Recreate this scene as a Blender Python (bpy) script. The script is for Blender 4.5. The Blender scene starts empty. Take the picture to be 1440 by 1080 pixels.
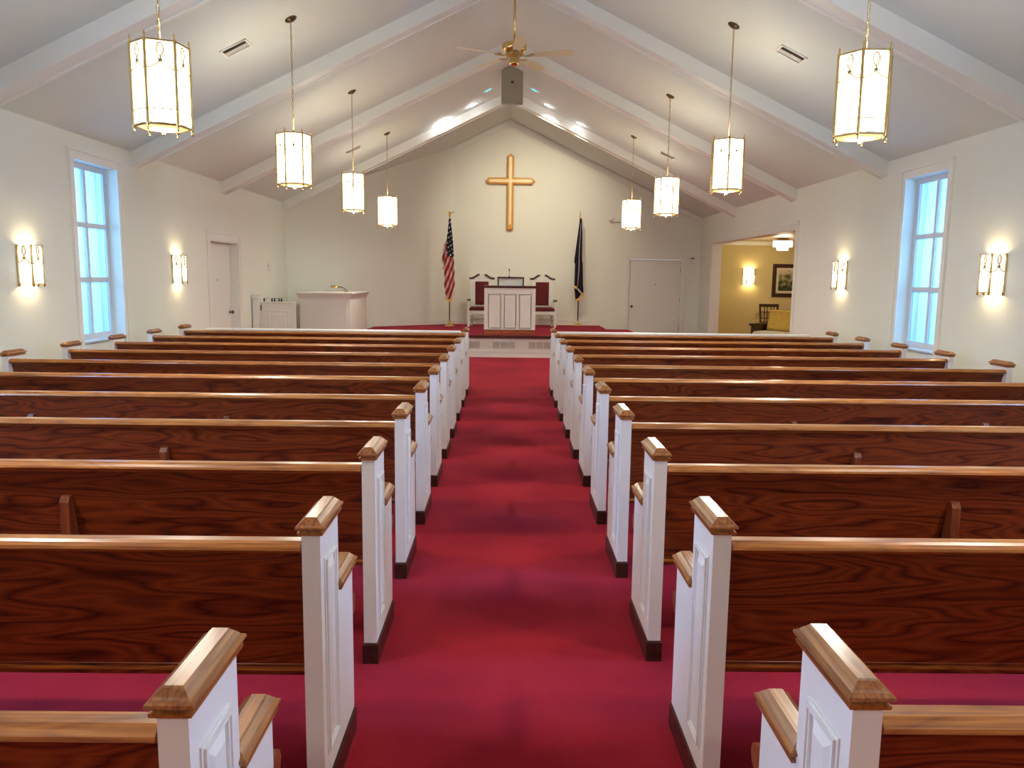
import bpy, math, random
from mathutils import Matrix, Vector
random.seed(7)
SC = bpy.context.scene
COL = SC.collection
PI = math.pi

# ------------------------------------------------------------------ camera, world, exposure
cam_d = bpy.data.cameras.new('camera'); cam = bpy.data.objects.new('camera', cam_d); COL.objects.link(cam)
cam_d.sensor_width = 36.0; cam_d.lens = 27.5; cam_d.clip_start = .05; cam_d.clip_end = 200
pitch, roll, yaw = .1356, .0122, .0072
F = Vector((math.sin(yaw)*math.cos(pitch), math.cos(yaw)*math.cos(pitch), -math.sin(pitch)))
R0 = Vector((math.cos(yaw), -math.sin(yaw), 0)); U0 = R0.cross(F)
R1 = math.cos(roll)*R0 + math.sin(roll)*U0; U1 = -math.sin(roll)*R0 + math.cos(roll)*U0
cam.matrix_world = Matrix(((R1.x, U1.x, -F.x, -.0229), (R1.y, U1.y, -F.y, 0), (R1.z, U1.z, -F.z, 1.57), (0, 0, 0, 1)))
SC.camera = cam
W = bpy.data.worlds.new('sky'); SC.world = W; W.use_nodes = True
wb = W.node_tree.nodes['Background']; wb.inputs[0].default_value = (.60, .86, 1.0, 1); wb.inputs[1].default_value = .72
SC.view_settings.view_transform = 'Standard'; SC.view_settings.look = 'None'
SC.view_settings.gamma = 1; SC.view_settings.exposure = 0.30; SC.view_settings.use_curve_mapping = False
LAMP = 9.5        # radiance of the lantern glass
DAY = 260.0        # daylight through each side window added out of view

def lamp(name, kind, loc, power, color, **k):
    d = bpy.data.lights.new(name, kind); d.energy = power; d.color = color
    rot = k.pop('rot', None); aim = k.pop('aim', None)
    for a, b in k.items(): setattr(d, a, b)
    o = bpy.data.objects.new(name, d); o.location = loc; COL.objects.link(o)
    if rot: o.rotation_euler = rot
    if aim: o.rotation_euler = (Vector(aim)-Vector(loc)).to_track_quat('-Z', 'Y').to_euler()
    return o
# daylight by two side windows added out of view to light the room
for sx in (-1, 1):
    for wy in (2.85,):
        lamp('window_daylight', 'AREA', (sx*4.90, wy, 1.8), DAY, (.55, .70, 1.0), shape='RECTANGLE', size=1.9, size_y=.84,
             rot=(0, -sx*-PI/2, 0))
    lamp('window_daylight', 'AREA', (sx*5.9, 8.2, 2.0), 130, (.35, .66, 1.0), shape='RECTANGLE', size=1.9, size_y=1.2, aim=(sx*4.6, 8.95, 1.7))
        
# ------------------------------------------------------------------ materials
def mat(name, col, rough=.5, metal=0, emit=None, estr=0, coat=0, spec=None, alpha=None):
    m = bpy.data.materials.new(name); m.use_nodes = True
    b = m.node_tree.nodes['Principled BSDF']
    b.inputs['Base Color'].default_value = (*col, 1); b.inputs['Roughness'].default_value = rough
    b.inputs['Metallic'].default_value = metal
    if coat: b.inputs['Coat Weight'].default_value = coat; b.inputs['Coat Roughness'].default_value = .12
    if spec is not None: b.inputs['Specular IOR Level'].default_value = spec
    if emit: b.inputs['Emission Color'].default_value = (*emit, 1); b.inputs['Emission Strength'].default_value = estr
    return m
def nodes(m): return m.node_tree.nodes, m.node_tree.links, m.node_tree.nodes['Principled BSDF']
def ramp(N, stops):
    r = N.new('ShaderNodeValToRGB'); e = r.color_ramp.elements
    e[0].position, e[0].color = stops[0][0], (*stops[0][1], 1)
    e[1].position, e[1].color = stops[-1][0], (*stops[-1][1], 1)
    for p, c in stops[1:-1]:
        x = e.new(p); x.color = (*c, 1)
    return r
def mottled(name, a, b, scale, rough=.6, bump=0, bscale=None, **k):
    m = mat(name, a, rough, **k); N, L, B = nodes(m)
    tc = N.new('ShaderNodeTexCoord'); n = N.new('ShaderNodeTexNoise'); n.inputs['Scale'].default_value = scale
    n.inputs['Detail'].default_value = 4
    L.new(tc.outputs['Object'], n.inputs['Vector']); r = ramp(N, [(.3, a), (.7, b)])
    L.new(n.outputs['Fac'], r.inputs['Fac']); L.new(r.outputs['Color'], B.inputs['Base Color'])
    if bump:
        n2 = N.new('ShaderNodeTexNoise'); n2.inputs['Scale'].default_value = bscale or scale*8
        L.new(tc.outputs['Object'], n2.inputs['Vector'])
        bp = N.new('ShaderNodeBump'); bp.inputs['Strength'].default_value = bump; bp.inputs['Distance'].default_value = .004
        L.new(n2.outputs['Fac'], bp.inputs['Height']); L.new(bp.outputs['Normal'], B.inputs['Normal'])
    return m
def wood(name, dark, mid, light, axis='X', rough=.3, ring=9.0, coat=.5, figure=.45, stretch=1.0):
    """oak with long grain along one axis and cathedral figure"""
    m = mat(name, mid, rough, coat=coat); N, L, B = nodes(m)
    tc = N.new('ShaderNodeTexCoord'); oi = N.new('ShaderNodeObjectInfo')
    off = N.new('ShaderNodeVectorMath'); off.operation = 'MULTIPLY_ADD'
    cmb = N.new('ShaderNodeCombineXYZ')
    for i in range(3): L.new(oi.outputs['Random'], cmb.inputs[i])
    L.new(cmb.outputs[0], off.inputs[0]); off.inputs[1].default_value = (37.1, 13.7, 21.3); L.new(tc.outputs['Object'], off.inputs[2])
    mp = N.new('ShaderNodeMapping'); L.new(off.outputs[0], mp.inputs['Vector'])
    s = {'X': (.9*stretch, 6, 6), 'Y': (6, .9*stretch, 6), 'Z': (6, 6, .9*stretch)}[axis]; mp.inputs['Scale'].default_value = s
    n = N.new('ShaderNodeTexNoise'); n.inputs['Scale'].default_value = 1.0; n.inputs['Detail'].default_value = 2.5; n.inputs['Roughness'].default_value = .45
    L.new(mp.outputs[0], n.inputs['Vector'])
    mul = N.new('ShaderNodeMath'); mul.operation = 'MULTIPLY'; mul.inputs[1].default_value = ring*2.2; L.new(n.outputs['Fac'], mul.inputs[0])
    fr = N.new('ShaderNodeMath'); fr.operation = 'PINGPONG'; fr.inputs[1].default_value = 1.0; L.new(mul.outputs[0], fr.inputs[0])
    r = ramp(N, [(0, dark), (.05, tuple(.55*a+.45*b for a, b in zip(dark, mid))), (.2, mid), (.6, light), (1, mid)]); L.new(fr.outputs[0], r.inputs['Fac'])
    mp2 = N.new('ShaderNodeMapping'); L.new(off.outputs[0], mp2.inputs['Vector'])
    s2 = {'X': (4, 130, 130), 'Y': (130, 4, 130), 'Z': (130, 130, 4)}[axis]; mp2.inputs['Scale'].default_value = s2
    n2 = N.new('ShaderNodeTexNoise'); n2.inputs['Scale'].default_value = 1; n2.inputs['Detail'].default_value = 3; L.new(mp2.outputs[0], n2.inputs['Vector'])
    r2 = ramp(N, [(.38, dark), (.6, mid), (.8, light)]); L.new(n2.outputs['Fac'], r2.inputs['Fac'])
    mx = N.new('ShaderNodeMixRGB'); mx.inputs[0].default_value = 1-figure; L.new(r.outputs[0], mx.inputs[1]); L.new(r2.outputs[0], mx.inputs[2])
    L.new(mx.outputs[0], B.inputs['Base Color'])
    bp = N.new('ShaderNodeBump'); bp.inputs['Strength'].default_value = .12; bp.inputs['Distance'].default_value = .001
    L.new(n2.outputs['Fac'], bp.inputs['Height']); L.new(bp.outputs['Normal'], B.inputs['Normal'])
    return m
M = {}
M['wall'] = mottled('wall_paint', (.77, .79, .69), (.79, .81, .71), 1.3, .75, bump=.05, bscale=120)
M['ceil'] = mottled('ceiling_paint', (.66, .71, .66), (.69, .74, .69), .9, .85, bump=.04, bscale=90)
M['trim'] = mottled('trim_paint', (.79, .80, .73), (.81, .82, .75), 2, .45)
M['white'] = mottled('pew_white_paint', (.80, .79, .75), (.82, .81, .77), 3, .38)
M['cream'] = mottled('cream_paint', (.77, .78, .71), (.79, .80, .73), 3, .4)
M['yellow'] = mottled('yellow_wall_paint', (.66, .54, .23), (.69, .57, .26), 1.2, .8)
M['annex_ceil'] = mottled('annex_ceiling_paint', (.55, .45, .27), (.58, .48, .30), 1.2, .5)
M['panel'] = wood('stained_oak_shaded_back', (.022, .002, .0008), (.15, .024, .0042), (.29, .062, .010), 'X', rough=.40, coat=.12, figure=.72, ring=11)  # same oak as rail and cap, its shade painted in as a darker colour
M['rail'] = wood('stained_oak_lit_rail', (.19, .052, .009), (.46, .16, .026), (.66, .27, .050), 'X', rough=.30, coat=.25, figure=.3)  # same oak as the back, paler to paint in light from above
M['cap'] = wood('stained_oak_lit_cap', (.16, .048, .011), (.38, .135, .028), (.56, .24, .065), 'Y', rough=.28, coat=.35, figure=.25)  # also the same oak, with its lit tone put into the colour
M['seat'] = wood('stained_oak_seat', (.10, .02, .008), (.27, .07, .02), (.38, .12, .035), 'X', rough=.32, coat=.4)
M['brace'] = wood('stained_oak_brace', (.08, .016, .006), (.22, .05, .014), (.32, .09, .03), 'Z', rough=.32, coat=.4, figure=.3)
M['plinth'] = wood('dark_plinth_wood', (.012, .003, .002), (.04, .010, .005), (.08, .02, .009), 'Y', rough=.4, coat=.2)
M['mahog'] = wood('mahogany_trim', (.015, .003, .002), (.06, .010, .006), (.11, .02, .011), 'X', rough=.3)
M['plinth2'] = wood('pulpit_base_wood', (.16, .03, .01), (.38, .10, .03), (.52, .17, .06), 'X', rough=.35)
M['goldwood'] = wood('golden_oak', (.55, .24, .035), (.70, .34, .06), (.80, .45, .11), 'Z', rough=.3, figure=.2)
M['goldlight'] = wood('pale_golden_oak', (.86, .66, .32), (.92, .74, .42), (.96, .82, .52), 'Z', rough=.3, figure=.2)
M['darkwood'] = wood('dark_brown_wood', (.015, .006, .004), (.045, .016, .010), (.08, .03, .018), 'Z', rough=.3)
M['velvet'] = mottled('red_velvet', (.08, .002, .005), (.13, .005, .010), 9, .8)
M['mustard'] = mottled('mustard_cloth', (.62, .40, .06), (.72, .48, .09), 14, .9, bump=.3, bscale=60)
M['creamcloth'] = mottled('cream_cloth', (.70, .62, .45), (.76, .68, .5), 14, .9)
M['brass'] = mottled('polished_brass', (.72, .50, .17), (.80, .60, .26), 6, .22, metal=1)
M['brassd'] = mottled('aged_brass', (.42, .31, .13), (.55, .42, .20), 9, .34, metal=1)
M['bronze'] = mottled('dark_bronze', (.10, .07, .04), (.16, .11, .06), 9, .4, metal=1)
M['black'] = mottled('black_plastic', (.012, .012, .013), (.02, .02, .021), 8, .4)
M['grey'] = mottled('grey_box_paint', (.35, .33, .25), (.37, .35, .27), 6, .6)
M['fanblade'] = mottled('fan_blade_cream', (.72, .66, .40), (.76, .70, .44), 6, .35)
M['plastic'] = mottled('white_plastic', (.78, .77, .72), (.80, .79, .74), 8, .4)
M['grille'] = mottled('grille_metal', (.50, .48, .40), (.54, .52, .44), 8, .5)
M['dark'] = mottled('duct_dark', (.10, .10, .09), (.13, .13, .12), 8, .8)
M['fringe'] = mottled('gold_fringe', (.75, .42, .07), (.85, .55, .15), 60, .6)
M['navy'] = mottled('navy_flag_cloth', (.006, .008, .022), (.012, .014, .035), 12, .75)
M['pink'] = mottled('pale_flag_lining', (.55, .42, .38), (.62, .50, .45), 12, .8)
M['sash'] = mottled('sash_paint', (.60, .66, .72), (.64, .70, .76), 5, .4)
M['shade'] = mat('lantern_glass', (.9, .88, .82), .3, emit=(1.0, .92, .79), estr=LAMP)
M['sconceglass'] = mat('sconce_glass', (.9, .88, .82), .3, emit=(1.0, .88, .68), estr=2.2)
M['bulb'] = mat('lamp_bulb', (.9, .9, .8), .3, emit=(1.0, .85, .6), estr=20)
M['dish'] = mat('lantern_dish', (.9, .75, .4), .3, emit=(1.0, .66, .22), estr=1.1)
M['lenswhite'] = mat('recessed_lens', (.9, .9, .9), .3, emit=(1, .97, .9), estr=14)
M['lenscyan'] = mat('recessed_blue_lens', (.2, .7, .8), .25, emit=(.08, .62, .78), estr=.9)
# frosted window glass
m = bpy.data.materials.new('frosted_window_glass'); m.use_nodes = True; N = m.node_tree.nodes; L = m.node_tree.links; N.clear()
o_ = N.new('ShaderNodeOutputMaterial'); t_ = N.new('ShaderNodeBsdfTransparent'); t_.inputs[0].default_value = (.76, .88, .98, 1)
d_ = N.new('ShaderNodeBsdfTranslucent'); d_.inputs[0].default_value = (.58, .74, .90, 1)
g_ = N.new('ShaderNodeBsdfGlossy'); g_.inputs['Roughness'].default_value = .08
a_ = N.new('ShaderNodeMixShader'); a_.inputs[0].default_value = .45; b_ = N.new('ShaderNodeMixShader'); b_.inputs[0].default_value = .06
L.new(t_.outputs[0], a_.inputs[1]); L.new(d_.outputs[0], a_.inputs[2]); L.new(a_.outputs[0], b_.inputs[1]); L.new(g_.outputs[0], b_.inputs[2]); L.new(b_.outputs[0], o_.inputs[0])
M['glass'] = m
# carpet
def carpet():
    m = mat('red_carpet', (.4, .02, .04), .95, spec=.15); N, L, B = nodes(m)
    tc = N.new('ShaderNodeTexCoord')
    big = N.new('ShaderNodeTexNoise'); big.inputs['Scale'].default_value = 1.1; big.inputs['Detail'].default_value = 3; L.new(tc.outputs['Object'], big.inputs['Vector'])
    fine = N.new('ShaderNodeTexNoise'); fine.inputs['Scale'].default_value = 160; fine.inputs['Detail'].default_value = 2; L.new(tc.outputs['Object'], fine.inputs['Vector'])
    r = ramp(N, [(.3, (.26, .006, .012)), (.5, (.345, .009, .016)), (.7, (.42, .014, .021))]); L.new(big.outputs['Fac'], r.inputs['Fac'])
    r2 = ramp(N, [(.3, (.78, .78, .78)), (.7, (1.15, 1.15, 1.15))]); L.new(fine.outputs['Fac'], r2.inputs['Fac'])
    mx = N.new('ShaderNodeMixRGB'); mx.blend_type = 'MULTIPLY'; mx.inputs[0].default_value = 1; L.new(r.outputs[0], mx.inputs[1]); L.new(r2.outputs[0], mx.inputs[2])
    L.new(mx.outputs[0], B.inputs['Base Color'])
    bp = N.new('ShaderNodeBump'); bp.inputs['Strength'].default_value = .5; bp.inputs['Distance'].default_value = .004
    L.new(fine.outputs['Fac'], bp.inputs['Height']); L.new(bp.outputs['Normal'], B.inputs['Normal'])
    B.inputs['Sheen Weight'].default_value = .12; B.inputs['Sheen Roughness'].default_value = .5
    B.inputs['Sheen Tint'].default_value = (.8, .25, .55, 1)
    return m
M['carpet'] = carpet()

# ------------------------------------------------------------------ mesh helpers
class MB:
    def __init__(s): s.v = []; s.f = []; s.sm = []
    def add(s, vs, fs, smooth=False):
        o = len(s.v); s.v += [tuple(p) for p in vs]; s.f += [tuple(i+o for i in f) for f in fs]; s.sm += [smooth]*len(fs); return s
    def box(s, x0, x1, y0, y1, z0, z1):
        v = [(x, y, z) for x in (x0, x1) for y in (y0, y1) for z in (z0, z1)]
        return s.add(v, [(0, 1, 3, 2), (4, 6, 7, 5), (0, 4, 5, 1), (2, 3, 7, 6), (0, 2, 6, 4), (1, 5, 7, 3)])
    def bev(s, x0, x1, y0, y1, z0, z1, b=.004):
        """box with chamfered edges (24 verts)"""
        x0, x1 = min(x0, x1), max(x0, x1); y0, y1 = min(y0, y1), max(y0, y1)
        loops = []
        for z, i in ((z0, b), (z0+b, 0), (z1-b, 0), (z1, b)):
            loops.append([(x0+i+b, y0+i, z), (x1-i-b, y0+i, z), (x1-i, y0+i+b, z), (x1-i, y1-i-b, z), (x1-i-b, y1-i, z), (x0+i+b, y1-i, z), (x0+i, y1-i-b, z), (x0+i, y0+i+b, z)])
        return s.loft(loops)
    def loft(s, loops, smooth=False, caps=True, close=True):
        n = len(loops[0]); vs = [p for l in loops for p in l]; fs = []
        for k in range(len(loops)-1):
            for i in range(n if close else n-1):
                j = (i+1) % n; fs.append((k*n+i, k*n+j, (k+1)*n+j, (k+1)*n+i))
        s.add(vs, fs, smooth)
        if caps: o = len(s.v)-len(vs); s.f += [tuple(o+i for i in range(n))[::-1], tuple(o+(len(loops)-1)*n+i for i in range(n))]; s.sm += [False, False]
        return s
    def prism(s, poly, axis, a, b):
        """poly in the two remaining axes (in xyz order), extruded a..b along axis"""
        def P(p, t): return {'X': (t, p[0], p[1]), 'Y': (p[0], t, p[1]), 'Z': (p[0], p[1], t)}[axis]
        return s.loft([[P(p, a) for p in poly], [P(p, b) for p in poly]])
    def rects(s, cx, cy, hx, hy, prof):
        """stacked rectangles: prof = [(z, outset)]"""
        return s.loft([[(cx-hx-o, cy-hy-o, z), (cx+hx+o, cy-hy-o, z), (cx+hx+o, cy+hy+o, z), (cx-hx-o, cy+hy+o, z)] for z, o in prof])
    def lathe(s, prof, c=(0, 0, 0), n=16, smooth=True, T=None):
        loops = [[(r*math.cos(2*PI*i/n), r*math.sin(2*PI*i/n), z) for i in range(n)] for r, z in prof]
        loops = [[tuple((T @ Vector(p) if T else Vector(p)) + Vector(c)) for p in l] for l in loops]
        return s.loft(loops, smooth)
    def tube(s, pts, r, n=8, smooth=True, closed=False):
        pts = [Vector(p) for p in pts]; loops = []; N_ = len(pts); up = None
        rs = r if isinstance(r, (list, tuple)) else [r]*N_
        for i, p in enumerate(pts):
            if closed: t = pts[(i+1) % N_]-pts[i-1]
            else: t = pts[min(i+1, N_-1)]-pts[max(i-1, 0)]
            t.normalize()
            if up is None: up = Vector((0, 0, 1)) if abs(t.z) < .9 else Vector((1, 0, 0))
            a = t.cross(up)
            if a.length < 1e-5: a = t.orthogonal()
            a.normalize(); b = a.cross(t).normalized(); up = b
            loops.append([tuple(p+rs[i]*(math.cos(2*PI*k/n)*a+math.sin(2*PI*k/n)*b)) for k in range(n)])
        if closed: loops.append(loops[0])
        return s.loft(loops, smooth, caps=not closed)
    def xf(s, T, start=0):
        s.v[start:] = [tuple(T @ Vector(p)) for p in s.v[start:]]; return s
    def build(s, name, m, parent=None, loc=None, rot=None):
        me = bpy.data.meshes.new(name); me.from_pydata(s.v, [], s.f); me.validate()
        me.polygons.foreach_set('use_smooth', s.sm if len(s.sm) == len(me.polygons) else [False]*len(me.polygons))
        import bmesh
        b = bmesh.new(); b.from_mesh(me); bmesh.ops.recalc_face_normals(b, faces=b.faces[:]); b.to_mesh(me); b.free()
        me.materials.append(M[m] if isinstance(m, str) else m)
        o = bpy.data.objects.new(name, me); COL.objects.link(o)
        if parent: o.parent = parent
        if loc: o.location = loc
        if rot: o.rotation_euler = rot
        return o
def thing(name, label, cat, loc=(0, 0, 0), rz=0, group=None):
    o = bpy.data.objects.new(name, None); COL.objects.link(o); o.empty_display_size = .1
    o.location = loc; o.rotation_euler = (0, 0, rz); tag(o, label, cat, group); return o
def tag(o, label, cat, group=None):
    o['label'] = label; o['category'] = cat
    if group: o['group'] = group
    return o
def struct(o): o['kind'] = 'structure'; return o
def copy_tree(o, parent=None):
    c = o.copy(); COL.objects.link(c)
    if parent: c.parent = parent
    for ch in list(o.children): copy_tree(ch, c)
    return c
def wall_cells(mb, axis, t0, t1, us, zs, solid):
    """wall slab with holes; us along the wall, zs up"""
    nu, nz = len(us)-1, len(zs)-1
    def P(t, u, z): return (t, u, z) if axis == 'X' else (u, t, z)
    S = lambda i, k: 0 <= i < nu and 0 <= k < nz and solid(i, k)
    for i in range(nu):
        for k in range(nz):
            if not S(i, k): continue
            a, b, c, d = us[i], us[i+1], zs[k], zs[k+1]
            for t in (t0, t1): mb.add([P(t, a, c), P(t, b, c), P(t, b, d), P(t, a, d)], [(0, 1, 2, 3)])
            if not S(i-1, k): mb.add([P(t0, a, c), P(t1, a, c), P(t1, a, d), P(t0, a, d)], [(0, 1, 2, 3)])
            if not S(i+1, k): mb.add([P(t0, b, c), P(t1, b, c), P(t1, b, d), P(t0, b, d)], [(0, 1, 2, 3)])
            if not S(i, k-1): mb.add([P(t0, a, c), P(t1, a, c), P(t1, b, c), P(t0, b, c)], [(0, 1, 2, 3)])
            if not S(i, k+1): mb.add([P(t0, a, d), P(t1, a, d), P(t1, b, d), P(t0, b, d)], [(0, 1, 2, 3)])
ST = struct

# ------------------------------------------------------------------ shell
XW = 4.6; EAVE = 3.02; RIDGE = 5.24; SL = (RIDGE-EAVE)/XW; YB = 19.0; YF = -5.0
def cz(x): return RIDGE-SL*abs(x)
ST(MB().box(-4.8, 8.6, YF-.2, 19.6, -.15, 0).build('floor', 'carpet'))
WIN = [(8.46, 9.38), (2.40, 3.32), (-3.66, -2.74)]; WZ = (.80, 2.75)  # the nearer pairs are out of view, added for their daylight
# left wall: windows and door
us = [YF, -3.66, -2.74, 2.40, 3.32, 8.46, 9.38, 12.18, 13.44, 16.6]; zs = [0, .80, 2.09, 2.75, EAVE+.02]
mb = MB(); wall_cells(mb, 'X', -XW, -4.8, us, zs, lambda i, k: not ((i in (1, 3, 5) and k in (1, 2)) or (i == 7 and k in (0, 1))))
ST(mb.build('wall_left', 'wall'))
us = [YF, -3.66, -2.74, 2.40, 3.32, 8.40, 9.28, 12.72, 17.9, YB+.15]; zs = [0, .80, 2.39, 2.75, EAVE+.02]
mb = MB(); wall_cells(mb, 'X', XW, 4.8, us, zs, lambda i, k: not ((i in (1, 3, 5) and k in (1, 2)) or (i == 7 and k in (0, 1))))
ST(mb.build('wall_right', 'wall'))
# back wall with a door opening
def cell_gable(mb, y0, y1, xs, zs, solid):
    wall_cells(mb, 'Y', y0, y1, xs, zs, solid)
mb = MB(); wall_cells(mb, 'Y', YB, YB+.15, [-4.8, 2.90, 4.15, 4.6], [0, 2.035, EAVE], lambda i, k: not (i == 1 and k == 0))
mb.prism([(-4.6, EAVE), (4.6, EAVE), (0, RIDGE+.02)], 'Y', YB, YB+.15)
ST(mb.build('wall_back', 'wall'))
# canted wall left of the platform
P0, P1 = Vector((-4.6, 16.4)), Vector((-1.3, YB)); d_ = (P1-P0).normalized(); nrm = Vector((-d_.y, d_.x))*.08
mb = MB(); lo = []
for q in (Vector((0, 0)), nrm):
    a, b = P0+q, P1+q; lo.append([(a.x, a.y, 0), (b.x, b.y, 0), (b.x, b.y, cz(-1.3)), (a.x, a.y, EAVE)])
mb.loft(lo); ST(mb.build('wall_back_left', 'wall'))
mb = MB().box(-4.8, 4.8, YF-.15, YF, 0, EAVE); mb.prism([(-4.6, EAVE), (4.6, EAVE), (0, RIDGE+.02)], 'Y', YF-.15, YF)
ST(mb.build('wall_front', 'wall'))
# ceiling
mb = MB()
e = 4.8
mb.prism([(-e, RIDGE-SL*e), (0, RIDGE), (e, RIDGE-SL*e), (e, RIDGE-SL*e+.15), (0, RIDGE+.15), (-e, RIDGE-SL*e+.15)], 'Y', YF-.15, YB+.15)
ST(mb.build('ceiling', 'ceil'))
# rafters: boxed beam with a small moulding along its far lower edge
for k, y in enumerate((-5.0+.4, .60, 3.65, 6.72, 9.77, 12.80, 16.15)):
    for s in (-1, 1):
        D = .175; Wd = .20; mb = MB()
        def sl(x0, x1, y0, y1, d0, d1):
            mb.add([(s*x, yy, cz(x)-d) for x in (x0, x1) for yy in (y0, y1) for d in (d0, d1)],
                   [(0, 1, 3, 2), (4, 6, 7, 5), (0, 4, 5, 1), (2, 3, 7, 6), (0, 2, 6, 4), (1, 5, 7, 3)])
        sl(0.0, XW, y, y+Wd-.03, -.01, D); sl(0.0, XW, y+Wd-.03, y+Wd, -.01, D+.016)
        if y < 16 or s > 0: pass
        o = mb.build('trim_%d' % (2*k+(s > 0)+1), 'trim'); ST(o)
# rake trim on the back gable
mb = MB()
mb.prism([(0, RIDGE-.005), (4.6, EAVE-.005), (4.6, EAVE-.135), (0, RIDGE-.135)], 'Y', YB-.035, YB)
mb.prism([(0, RIDGE-.12), (4.6, EAVE-.12), (4.6, EAVE-.145), (0, RIDGE-.145)], 'Y', YB-.055, YB-.03)
mb.prism([(0, RIDGE-.005), (-1.5, cz(1.5)-.005), (-1.5, cz(1.5)-.135), (0, RIDGE-.135)], 'Y', YB-.036, YB)
mb.prism([(0, RIDGE-.12), (-1.3, cz(1.3)-.12), (-1.3, cz(1.3)-.145), (0, RIDGE-.145)], 'Y', YB-.056, YB-.03)
ST(mb.build('trim_15', 'trim'))
# baseboards
H = .435
ST(MB().box(-XW, -XW+.015, YF, 12.09, 0, .12).build('baseboard_left', 'trim'))
ST(MB().box(XW-.015, XW, YF, 12.62, 0, .12).build('baseboard_right', 'trim'))
mb = MB().box(-1.3, 2.19, YB-.018, YB, H, H+.12); mb.box(-1.3, 2.19, YB-.024, YB, H+.10, H+.115)
ST(mb.build('baseboard_back', 'trim'))
mb = MB(); n2 = -nrm.normalized()*.018; lo = []
A = P0+d_*2.0
for q in (Vector((0, 0)), n2):
    a, b = A+q, P1+q; lo.append([(a.x, a.y, H), (b.x, b.y, H), (b.x, b.y, H+.12), (a.x, a.y, H+.12)])
mb.loft(lo); ST(mb.build('baseboard_back_left', 'trim'))
# platform
plat = MB(); poly = [(-3.02, 15.40), (2.67, 15.40), (2.67, 17.62), (2.19, 17.62), (2.19, YB), (-1.3, YB), (-3.02, 17.645)]
plat.prism(poly, 'Z', .0, H-.05)
pl = ST(plat.build('floor_platform', 'cream'))
mb = MB(); poly2 = [(-3.02, 15.36), (2.70, 15.36), (2.70, 17.62), (2.21, 17.62), (2.21, YB), (-1.3, YB), (-3.02, 17.645)]
mb.prism(poly2, 'Z', H-.05, H); mb.build('carpet_top', 'carpet', pl)
mb = MB().bev(-3.02, 2.70, 15.345, 15.375, H-.055, H+.004, .006); mb.build('nosing', 'mahog', pl)
mb = MB().box(-3.02, 2.67, 15.382, 15.40, 0, .115); mb.box(-3.02, 2.67, 15.376, 15.40, .10, .115); mb.build('baseboard', 'trim', pl)
mb = MB().box(2.19, 2.71, 17.62, 17.635, H-.10, H+.006); mb.box(2.70, 2.712, 15.37, 17.635, H-.10, H+.006); mb.box(2.21, 2.222, 17.635, YB, H-.1, H+.006); mb.build('edge_strip', 'trim', pl)
def vent_grille():
    f = MB()
    for a in ((0, .13, 0, .008), (0, .13, .122, .13), (0, .008, 0, .13), (.122, .13, 0, .13)):
        f.box(a[0], a[1], -.008, 0, a[2], a[3])
    for i in range(6):
        z = .014+i*.018; f.add([(.008, -.007, z), (.122, -.007, z), (.122, 0, z+.014), (.008, 0, z+.014)], [(0, 1, 2, 3)])
    return f
gr = None
for x in (-.83, -.69, -.30+.0, -.148, .004, .41, .562, .714, 1.10, 1.25, -1.3, -1.15, 1.4):
    if gr is None: gr = vent_grille().build('vent_grille', 'grille', pl, (x, 15.40, .178)); 
    else:
        c = gr.copy(); COL.objects.link(c); c.location.x = x
bk = MB().box(-1.32, 1.55, 15.396, 15.3995, .17, .315).build('vent_backing', 'dark', pl)
bk.hide_render = False
bpy.data.objects.remove(bk)

# ------------------------------------------------------------------ windows
def window(name, sx, y0, y1, fine=True):
    root = thing(name, 'w', 'window'); del root['label']; del root['category']; ST(root)
    root.location = (sx*XW, y0, WZ[0])
    w = y1-y0; h = WZ[1]-WZ[0]
    X = lambda a, b: (min(sx*a, sx*b), max(sx*a, sx*b))
    c = MB(); T = .085     # casing on the room side
    for (a, b, zz0, zz1) in ((-T, 0, -.06, h+T), (w, w+T, -.06, h+T), (0, w, h, h+T)):
        x0, x1 = X(-.018, 0); c.box(x0, x1, a, b, zz0, zz1)
    x0, x1 = X(-.034, 0); c.box(x0, x1, -T-.012, w+T+.012, h+T, h+T+.028)
    x0, x1 = X(-.026, 0); c.box(x0, x1, -T-.003, -T+.018, -.061, h+T-.001); c.box(x0, x1, w+T-.018, w+T+.003, -.061, h+T-.001)
    c.build('casing', 'trim', root)
    x0, x1 = X(-.03, .15); MB().bev(x0, x1, -.10*0+.0, w, -.0, .022, .004).build('sill', 'sash', root)
    f = MB(); x0, x1 = X(.125, .175)
    for (a, b, zz0, zz1) in ((0, .055, .022, h), (w-.055, w, .022, h), (.055, w-.055, h-.06, h), (.055, w-.055, .022, .085)):
        f.box(x0, x1, a, b, zz0, zz1)
    f.build('window_frame', 'sash', root)
    rows = 3; zi = [.085+(h-.145)*k/rows for k in range(rows+1)]
    x0, x1 = X(.128, .168)
    for k in (1, 2): MB().box(x0, x1, .055, w-.055, zi[k]-.027, zi[k]+.027).build('muntin', 'sash', root)
    for k in range(3): MB().box(x0, x1, w/2-.025, w/2+.025, zi[k]+(.022 if k else 0), zi[k+1]-(.022 if k < 2 else 0)).build('muntin', 'sash', root)
    x0, x1 = X(.146, .150)
    for k in range(3):
        for (a, b) in ((.055, w/2-.019), (w/2+.019, w-.055)):
            MB().box(x0, x1, a, b, zi[k]+(.022 if k else 0), zi[k+1]-(.022 if k < 2 else 0)).build('pane', 'glass', root)
    # outer storm sash seen through the glass
    s = MB(); x0, x1 = X(.185, .199)
    for a in (.05, .30*w+.12, .70*w+.06, w-.08): s.box(x0, x1, a, a+.028, .03, h-.01)
    s.build('storm_sash', 'sash', root)
n = 1
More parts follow.
